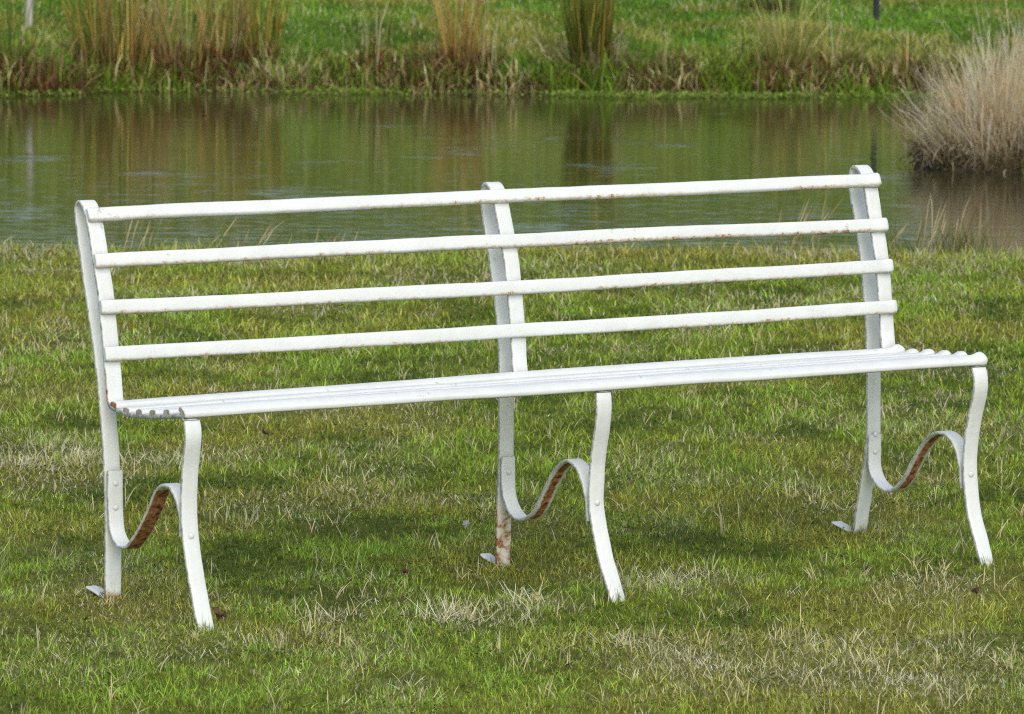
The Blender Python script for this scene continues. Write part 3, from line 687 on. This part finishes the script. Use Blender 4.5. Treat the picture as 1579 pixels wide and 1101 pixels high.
for i in range(3):
    fy, fz = FRONT[i][-1]; ly = (.069, .062, .061)[i]; dz = (-.006, -.002, .001)[i]
    zs = SEATZ[i]; fz0 = FRONTZ[i]
    SEAT.append([(fy, fz), (fy - .003, (fz + zs[4]) / 2 + .008), (fy - .010, zs[4] + .006), (.399, zs[4]), (.338, zs[3]), (.275, zs[2]), (.212, zs[1]), (.148, zs[0]), (.110, (zs[0] + fz0) / 2 - .001), (ly + .026, fz0 - .006), (ly + .008, fz0 - .0045), (ly - .0025, fz0 - .0125)])
LEG = [
 [(.066, .434), (.059, .413), (.0625, .380), (.072, .345), (.078, .290), (.0755, .207), (.047, .113), (.019, .045), (-.002, .003), (-.012, -.03)],
 [(.059, .432), (.055, .405), (.061, .365), (.073, .325), (.084, .250), (.083, .188), (.058, .114), (.016, .036), (-.008, -.003), (-.018, -.03)],
 [(.058, .434), (.048, .413), (.054, .380), (.066, .345), (.081, .284), (.086, .215), (.067, .114), (.036, .050), (.011, -.002), (.001, -.03)]]
BRACE = [
 [(.4300, .285), (.4280, .240), (.4275, .190), (.418, .155), (.389, .132), (.348, .131), (.301, .164), (.255, .207), (.224, .245), (.198, .274), (.164, .288), (.124, .280), (.098, .252), (.089, .226), (.0870, .190)],
 [(.4640, .252), (.4645, .202), (.459, .163), (.435, .134), (.390, .121), (.328, .146), (.276, .207), (.229, .256), (.184, .278), (.137, .263), (.114, .232), (.101, .197), (.0945, .156)],
 [(.4695, .246), (.4700, .197), (.465, .161), (.444, .137), (.390, .123), (.335, .152), (.291, .205), (.248, .253), (.216, .275), (.180, .283), (.137, .270), (.114, .239), (.102, .203), (.0965, .166)]]
RAILZ = [(.822, .724, .630, .533), (.828, .734, .637, .540), (.833, .737, .641, .543)]
SEATY = [.0835, .148, .212, .275, .338, .399]

def catmull(pts, step=.008):
    P = [np.array(p, float) for p in pts]
    P = [2 * P[0] - P[1]] + P + [2 * P[-1] - P[-2]]
    out = []
    for k in range(1, len(P) - 2):
        p0, p1, p2, p3 = P[k - 1:k + 3]
        t0 = 0; t1 = t0 + max(np.linalg.norm(p1 - p0), 1e-4) ** .5; t2 = t1 + np.linalg.norm(p2 - p1) ** .5; t3 = t2 + max(np.linalg.norm(p3 - p2), 1e-4) ** .5
        m = max(2, int(np.linalg.norm(p2 - p1) / step))
        for j in range(m):
            t = t1 + (t2 - t1) * j / m
            A1 = (t1 - t) / (t1 - t0) * p0 + (t - t0) / (t1 - t0) * p1
            A2 = (t2 - t) / (t2 - t1) * p1 + (t - t1) / (t2 - t1) * p2
            A3 = (t3 - t) / (t3 - t2) * p2 + (t - t2) / (t3 - t2) * p3
            B1 = (t2 - t) / (t2 - t0) * A1 + (t - t0) / (t2 - t0) * A2
            B2 = (t3 - t) / (t3 - t1) * A2 + (t - t1) / (t3 - t1) * A3
            out.append((t2 - t) / (t2 - t1) * B1 + (t - t1) / (t2 - t1) * B2)
    out.append(P[-2])
    return np.array(out)

def smooth_path(p, k=3):
    q = p.copy()
    for _ in range(k): q[1:-1] = .25 * q[:-2] + .5 * q[1:-1] + .25 * q[2:]
    return q

# rounded-rectangle section of the flat iron: (across the width, along the normal)
def strap_section(w, t, b=.0026):
    hw, ht = w / 2, t / 2
    return [(-hw, -ht + b), (-hw, ht - b), (-hw + b * .35, ht - b * .35), (-hw + b, ht), (-hw * .33, ht), (hw * .33, ht), (hw - b, ht), (hw - b * .35, ht - b * .35), (hw, ht - b), (hw, -ht + b),
            (hw - b * .35, -ht + b * .35), (hw - b, -ht), (hw * .33, -ht), (-hw * .33, -ht), (-hw + b, -ht), (-hw + b * .35, -ht + b * .35)]

def finish(bm, name, parent, mat=M_PAINT, rust=None, smooth=True, shade_grime=None):
    bmesh.ops.recalc_face_normals(bm, faces=bm.faces)
    me = bpy.data.meshes.new(name); bm.to_mesh(me); bm.free(); me.materials.append(mat)
    if smooth: me.polygons.foreach_set('use_smooth', np.ones(len(me.polygons), bool))
    a = me.attributes.new('rust', 'FLOAT', 'POINT')
    if rust is not None: a.data.foreach_set('value', np.array(rust, np.float32))
    g = me.attributes.new('shade_grime', 'FLOAT', 'POINT')
    if shade_grime is not None: g.data.foreach_set('value', np.array(shade_grime, np.float32))
    o = bpy.data.objects.new(name, me); COL.objects.link(o); o.parent = parent
    return o

def strap(name, path, x, rustf=None, w=W, t=T, parent=bench, seed=0, caps=(True, True), shade_grimef=None):
    """flat iron strip following path (y, z); the width lies along x"""
    n = len(path); tan = np.gradient(path, axis=0); tan /= np.linalg.norm(tan, axis=1)[:, None]
    nor = np.stack([-tan[:, 1], tan[:, 0]], 1)
    s = np.concatenate([[0], np.cumsum(np.linalg.norm(np.diff(path, axis=0), axis=1))])
    bm = bmesh.new(); rust = []; shade_grime = []; prev = None; sec = strap_section(w, t)
    for k in range(n):
        ring = []; fade = float(sstep(0, .03, min(s[k] if not caps[0] else 1, (s[-1] - s[k]) if not caps[1] else 1)))
        wob = fade * .0012 * (float(vnoise(s[k] * 22 + seed * 7.7, seed, 130)) - .5); wob2 = fade * .0010 * (float(vnoise(s[k] * 30 + seed * 3.1, seed + 9, 131)) - .5)
        for j, (a, b) in enumerate(sec):
            edge = 1 + fade * .035 * (float(vnoise(s[k] * 45, seed * 5 + (a > 0) * 3, 132)) - .5)
            bb = b + wob2
            ring.append(bm.verts.new((x + a * edge + wob, path[k, 0] + nor[k, 0] * bb, path[k, 1] + nor[k, 1] * bb)))
            rust.append(rustf(s[k], s[-1], path[k], nor[k], a / (w / 2), b / (t / 2)) if rustf else 0.0)
            shade_grime.append(shade_grimef(s[k], s[-1], path[k], nor[k], a / (w / 2), b / (t / 2)) if shade_grimef else 0.0)
        if prev:
            for j in range(len(sec)):
                bm.faces.new((prev[j], prev[(j + 1) % len(sec)], ring[(j + 1) % len(sec)], ring[j]))
        else: first = ring
        prev = ring
    for ring, on in ((first, caps[0]), (prev, caps[1])):     # flat end faces with vertices of their own
        if on:
            base = first is ring
            off = 0 if base else len(rust) - len(sec)
            bm.faces.new([bm.verts.new(vv.co) for vv in ring])
            if base: cap0 = rust[:len(sec)], shade_grime[:len(sec)]
            rust += (rust[:len(sec)] if base else rust[off:off + len(sec)]); shade_grime += (shade_grime[:len(sec)] if base else shade_grime[off:off + len(sec)])
    return finish(bm, name, parent, rust=rust, shade_grime=shade_grime)

def dome(name, parent, c, nrm, r, h):
    """small rounded rivet head"""
    bm = bmesh.new(); nrm = Vector(nrm).normalized(); q = nrm.to_track_quat('Z', 'Y'); prev = None; seg = 12
    for (rr, hh) in ((1, 0), (.95, .35), (.72, .75), (.38, .96)):
        ring = [bm.verts.new(Vector(c) + q @ Vector((r * rr * math.cos(i * 2 * math.pi / seg), r * rr * math.sin(i * 2 * math.pi / seg), h * hh))) for i in range(seg)]
        if prev:
            for i in range(seg): bm.faces.new((prev[i], prev[(i + 1) % seg], ring[(i + 1) % seg], ring[i]))
        prev = ring
    bm.faces.new(prev)
    return finish(bm, name, parent)

def y_at(path, z):
    i = np.argmin(np.abs(path[:, 1] - z)); return path[i]

front_paths = []; seat_paths = []
for i, x in enumerate(XS):
    rear_full = smooth_path(catmull(REAR[i] + LOOP[i] + FRONT[i]), 4)
    seat_leg = smooth_path(catmull(SEAT[i] + LEG[i][1:]), 3)
    # cut the one continuous strip where it turns over the top
    kt = int(np.argmax(rear_full[:, 1]))
    rear, front = rear_full[:kt + 1], rear_full[kt:]
    ks = int(np.argmax((seat_leg[:, 0] < .1) & (seat_leg[:, 1] < FRONTZ[i] - .010)))
    seatp, legp = seat_leg[:ks + 1], seat_leg[ks:]
    kb = int(np.argmax(seatp[:, 1] < SEATZ[i][4] + .009))        # the cut hides behind the rearmost seat slat
    front = np.concatenate([front, seatp[1:kb + 1]]); seatp = seatp[kb:]
    foot_rust = (.22, .39, .06)[i]
    def rear_rust(s, tot, p, nn, a, b, fr=foot_rust, i=i):
        r = fr * float(sstep(.20, .11, p[1])) if i == 1 else fr * float(sstep(.13, .0, p[1])) + (.40 * float(sstep(.03, .005, p[1])) if i == 0 else 0)
        return r + (.10 if abs(a) > .9 and p[1] < .45 else 0)
    edge_shade_soil = lambda s, tot, p, nn, a, b: (.36 if abs(a) > .9 else 0.02) + .22 * float(sstep(.055, .005, p[1]))  # strap sides darkened with painted shade; soil splashes near the foot
    leg = strap('rear_leg', rear, x, rear_rust, seed=i, caps=(True, False), shade_grimef=edge_shade_soil)
    sup = strap('back_support', front, x, lambda s, tot, p, nn, a, b, i=i: (.12 if abs(a) > .9 else 0) + (.30 * float(sstep(.50, .47, p[1])) if (i == 0 and a < -.6) else 0), seed=i + 10, caps=(False, False), shade_grimef=edge_shade_soil)
    strap('seat_support', seatp, x, lambda s, tot, p, nn, a, b: .20 if abs(a) > .8 else .08, seed=i + 20, caps=(False, False), shade_grimef=lambda s, tot, p, nn, a, b: (.50 if abs(a) > .8 else .25) * float(sstep(.455, .449, p[1])))
    fl = strap('front_leg', legp, x, lambda s, tot, p, nn, a, b: .08 if abs(a) > .9 else 0, seed=i + 30, caps=(False, True), shade_grimef=edge_shade_soil)
    br = smooth_path(catmull(BRACE[i]), 2)
    def brace_rust(s, tot, p, nn, a, b, i=i):
        asc = float(sstep(.17, .21, p[0]) * sstep(.39, .34, p[0]))
        return (.62 * asc if b < 0 else 0.0) if nn[1] > 0 else ((.44 + .22 * float(vnoise(s * 60 + i * 9, a * 2.2 + 5, 160))) * asc * (b > .9) * (abs(a) < (.86, .80, .72)[i]) + .06 * asc)
    bo = strap('leg_brace', br, x, brace_rust, w=.036, t=.0075, seed=i + 40, shade_grimef=edge_shade_soil)
    # foot turned backwards on the turf
    tipy = (.535, .555, .615)[i]; y0 = REAR[i][1][0]
    fp = smooth_path(catmull([(y0 + .005, .008), (y0 + .03, .011), (y0 + .06, .016), (tipy, .020)], .006), 2)
    strap('foot_plate', fp, x - .004, lambda s, tot, p, nn, a, b: .16, w=.028, t=.006, parent=leg, seed=i + 50)
    # rivets
    for zz in ((.262, .205)[:2] if i != 1 else (.215,)):
        k = int(np.argmin(np.abs(br[:len(br) // 3, 1] - zz))); dome('rivet', bo, (x, br[k, 0] - .0037, br[k, 1]), (0, -1, 0.05), .0058, .0032)
    k = int(np.argmin(np.abs(legp[:, 1] - .195))); dome('rivet', fl, (x, legp[k, 0] - .0045, legp[k, 1]), (0, -1, .0), .0068, .0034)
    front_paths.append(front); seat_paths.append(seatp)

def bar_section(w, t, p=.36):
    """half-round bar: flat back on b = 0, domed front"""
    pts = [(-w / 2, .0), (-w / 2, t * .30)]
    for k in range(1, 8):
        th = math.pi * k / 8
        pts.append((-w / 2 * math.cos(th) * .985, t * (.30 + .70 * math.sin(th) ** p)))
    pts += [(w / 2, t * .30), (w / 2, .0)]
    return pts

def bar(name, centres, normals, x0, x1, rustf, w, t, seed, shade_grimef=None):
    """bar along x through (x, y, z) knots, with rounded ends"""
    kx = [c[0] for c in centres]
    xs = [x0, x0 + .0015, x0 + .004] + list(np.arange(x0 + .02, x1 - .035, .02)) + [x1 - .030, x1 - .022, x1 - .014, x1 - .007, x1 - .0025, x1]
    sc = [.93, .98, 1.0] + [1.0] * (len(xs) - 6) + [.99, .86, .60]
    def interp(v, x):          # quadratic through the three supports
        (a, b, c) = v; X = kx
        return (a * (x - X[1]) * (x - X[2]) / ((X[0] - X[1]) * (X[0] - X[2])) + b * (x - X[0]) * (x - X[2]) / ((X[1] - X[0]) * (X[1] - X[2])) + c * (x - X[0]) * (x - X[1]) / ((X[2] - X[0]) * (X[2] - X[1])))
    bm = bmesh.new(); prev = None; rust = []; shade_grime = []; sec = bar_section(w, t, .24 if name == 'backrest_slat' else .5)
    for k, xx in enumerate(xs):
        cy = interp([c[1] for c in centres], xx); cz = interp([c[2] for c in centres], xx)
        ny = interp([n[0] for n in normals], xx); nz = interp([n[1] for n in normals], xx); l = math.hypot(ny, nz); ny /= l; nz /= l
        cz += .0022 * (float(vnoise(xx * 5 + seed * 3.7, seed, 140)) - .5); cy += .002 * (float(vnoise(xx * 4 + seed * 1.9, seed, 141)) - .5)
        ring = []
        ww = 1 + .05 * (float(vnoise(xx * 18, seed, 142)) - .5)
        for (a, b) in sec:
            knob = float(sstep(x1 - .030, x1 - .012, xx)) * (.60 if name == 'seat_slat' else .28)   # ends upset into small knobs
            a2 = a * sc[k] * ww * (1 + .25 * knob); b2 = (1 + knob) * b * (sc[k] if (sc[k] < 1 and k > 3) or name == 'seat_slat' else (.80, .94, 1.0)[k] if k < 3 else 1)
            # a runs along the tangent (perpendicular to the normal), b along the normal
            ring.append(bm.verts.new((xx, cy + ny * b2 - nz * a2 * -1 * -1, cz + nz * b2 + ny * a2 * -1 * -1)))
            rust.append(rustf(xx, a / (w / 2), b / t)); shade_grime.append(shade_grimef(xx, a / (w / 2), b / t) if shade_grimef else 0.0)
        if prev:
            for j in range(len(sec)): bm.faces.new((prev[j], prev[(j + 1) % len(sec)], ring[(j + 1) % len(sec)], ring[j]))
        else: first = ring
        prev = ring
    bm.faces.new([bm.verts.new(vv.co) for vv in first]); m_ = len(sec)
    rust += rust[:m_]; shade_grime += [shade_grimef(-9, 0, 0) if shade_grimef else 0.0] * m_
    bm.faces.new(prev)
    return finish(bm, name, bench, rust=rust, shade_grime=shade_grime)

XL, XR = -W / 2 + .002, LEN + W / 2 + .004
for r in range(4):
    cen = []; nor = []
    for i, x in enumerate(XS):
        fp = front_paths[i]; k = int(np.argmin(np.abs(fp[:, 1] - RAILZ[i][r])))
        t_ = fp[min(k + 3, len(fp) - 1)] - fp[max(k - 3, 0)]; t_ /= np.linalg.norm(t_)
        n_ = np.array([t_[1], -t_[0]])
        if n_[0] > 0: n_ = -n_
        base = fp[k] + n_ * (T / 2 - .001)
        cen.append((x, base[0], base[1])); nor.append(tuple(n_))
    def rail_rust(x, a, b, r=r):
        # the lower edge carries the rust: a is measured along the tangent, its low side found below
        stretch = float(vnoise(x * 3.1 + r * 5.3, r * 2.7, 150)) * .6 + float(vnoise(x * 9 + r * 2.1, r + 4.4, 151)) * .4
        hot = (.10, .16, .06, .04)[r] * float(sstep(.9, 1.25, x)) + .04
        low = 1.0 if a * LOWSIGN > .45 else 0.0
        return low * (.21 + hot * .45) * float(sstep(.20, .5, stretch)) + .06
    LOWSIGN = 1.0 if nor[0][0] < 0 else -1.0
    bar('backrest_slat', cen, nor, XL - .001 * r, XR + .0015 * (r % 2), rail_rust, .031, .0135, r)

for r, yy in enumerate(SEATY):
    cen = []; nor = []
    for i, x in enumerate(XS):
        sp = seat_paths[i]; q = sp; k = int(np.argmin(np.abs(q[:, 0] - yy)))
        t_ = q[min(k + 2, len(q) - 1)] - q[max(k - 2, 0)]; t_ /= np.linalg.norm(t_); n_ = np.array([t_[1], -t_[0]])
        if n_[1] < 0: n_ = -n_
        base = q[k] + n_ * (T / 2 - .001)
        if r == 0:          # the front slat is rolled forward over the bend of the support
            n_ = np.array([-.45, .893]); base = np.array([(.069, .062, .061)[i] + .0095, FRONTZ[i]])
        cen.append((x, base[0], base[1])); nor.append(tuple(n_))
    bar('seat_slat', cen, nor, -W / 2 + .001, XR + .001 * (r % 3), lambda x, a, b, r=r: ((.44 if r == 5 else .26) if x < -.015 else 0.0) + .05, .031 if r else .033, .0125, 10 + r, shade_grimef=lambda x, a, b: 0.42 if x < -5 else (.28 if x < -.016 else 0.0))  # left slat ends: their shade painted in as dark grey, plus rust

# ------------------------------------------------------------------ litter in the grass
def flake(name, label, cat, u, v, size, mat, curl, seed, lift=.012):
    bm = bmesh.new(); r = random.Random(seed); n = 9
    c = bm.verts.new((0, 0, curl * .5)); ring = []; ring2 = []
    for i in range(n):
        a = i * 2 * math.pi / n; k = size * (.55 + .5 * r.random()) * (1.35 if abs(math.cos(a)) > .7 else .8)
        ring2.append(bm.verts.new((k * .55 * math.cos(a), k * .55 * math.sin(a), curl * (.2 + .7 * r.random()))))
        ring.append(bm.verts.new((k * math.cos(a), k * math.sin(a), curl * 1.6 * r.random())))
    for i in range(n):
        j = (i + 1) % n
        bm.faces.new((c, ring2[i], ring2[j])); bm.faces.new((ring2[i], ring[i], ring[j], ring2[j]))
    me = bpy.data.meshes.new(name); bm.to_mesh(me); bm.free(); me.materials.append(mat)
    o = bpy.data.objects.new(name, me); COL.objects.link(o); o.location = (u, v, float(terrain(u, v)) + lift); o.rotation_euler = (.5, .2, r.random() * 3)
    tag(o, label, cat)
def on_lawn(px, py):
    v = 1.76 * 7977 / (py + 343); return (px - 789.5) / 7977 * v, v
u, v = on_lawn(714, 838); flake('litter_scrap', 'small torn white scrap lying in the grass left of the middle rear leg', 'litter', u, v, .013, M_SCRAP, .02, 3, .022)
u, v = on_lawn(337, 978); flake('dead_leaf', 'curled brown dead leaf lying against the left front foot of the bench', 'leaf', u, v, .015, M_LEAF, .016, 5, .016)
u, v = on_lawn(626, 908); flake('dead_leaf', 'tiny reddish brown leaf in dark grass between the left and middle legs', 'leaf', u, v, .012, M_LEAF, .014, 8, .02)
u, v = on_lawn(1512, 930); flake('dead_leaf', 'dark brown leaf in the grass below the right front foot', 'leaf', u, v, .014, M_LEAF, .014, 11, .016)
u, v = on_lawn(405, 688); flake('dead_leaf', 'dark brown leaf on the lawn under the left half of the seat', 'leaf', u, v, .016, M_LEAF, .014, 14, .022)

# ------------------------------------------------------------------ light
SUN_EL = math.radians(44); SUN_AZ = math.radians(170)      # azimuth from +Y towards +X: high, from behind the camera's right shoulder
w = bpy.data.worlds.new('World'); scene.world = w; w.use_nodes = True
nt = w.node_tree; nt.nodes.clear()
sky = nt.nodes.new('ShaderNodeTexSky'); sky.sky_type = 'NISHITA'; sky.sun_disc = False
sky.sun_elevation = SUN_EL; sky.sun_rotation = SUN_AZ; sky.air_density = 1.0; sky.dust_density = 0.6; sky.ozone_density = 1.0
bg = nt.nodes.new('ShaderNodeBackground'); bg.inputs['Strength'].default_value = 0.15
out = nt.nodes.new('ShaderNodeOutputWorld'); nt.links.new(sky.outputs[0], bg.inputs[0]); nt.links.new(bg.outputs[0], out.inputs[0])
sd = bpy.data.lights.new('sun', 'SUN'); sd.energy = 2.5; sd.angle = math.radians(60); sd.color = (1.0, .94, .82)
so = bpy.data.objects.new('sun', sd); COL.objects.link(so); so.location = (5, -5, 12)
dirv = Vector((math.sin(SUN_AZ) * math.cos(SUN_EL), math.cos(SUN_AZ) * math.cos(SUN_EL), math.sin(SUN_EL)))
so.rotation_euler = (-dirv).to_track_quat('-Z', 'Y').to_euler()

# ------------------------------------------------------------------ camera
cd = bpy.data.cameras.new('camera'); cam = bpy.data.objects.new('camera', cd); COL.objects.link(cam)
cd.sensor_width = 36; cd.sensor_fit = 'HORIZONTAL'; cd.lens = 7977.047 / 1579 * 36
cd.clip_start = .1; cd.clip_end = 3000
pitch = math.radians(6.394323); roll = math.radians(.472510)
fw = Vector((0, math.cos(pitch), -math.sin(pitch))); rt = Vector((1, 0, 0)); up = rt.cross(fw)
R = rt * math.cos(roll) + up * math.sin(roll); U = -rt * math.sin(roll) + up * math.cos(roll)
cam.matrix_world = Matrix(((R.x, U.x, -fw.x, 0), (R.y, U.y, -fw.y, 0), (R.z, U.z, -fw.z, 1.760134), (0, 0, 0, 1)))
cd.dof.use_dof = True; cd.dof.focus_distance = 11.25; cd.dof.aperture_fstop = 18
scene.camera = cam
scene.view_settings.view_transform = 'Standard'; scene.view_settings.look = 'None'; scene.view_settings.exposure = 0; scene.view_settings.gamma = 1
scene.cycles.use_denoising = False
scene.cycles.filter_width = 1.15
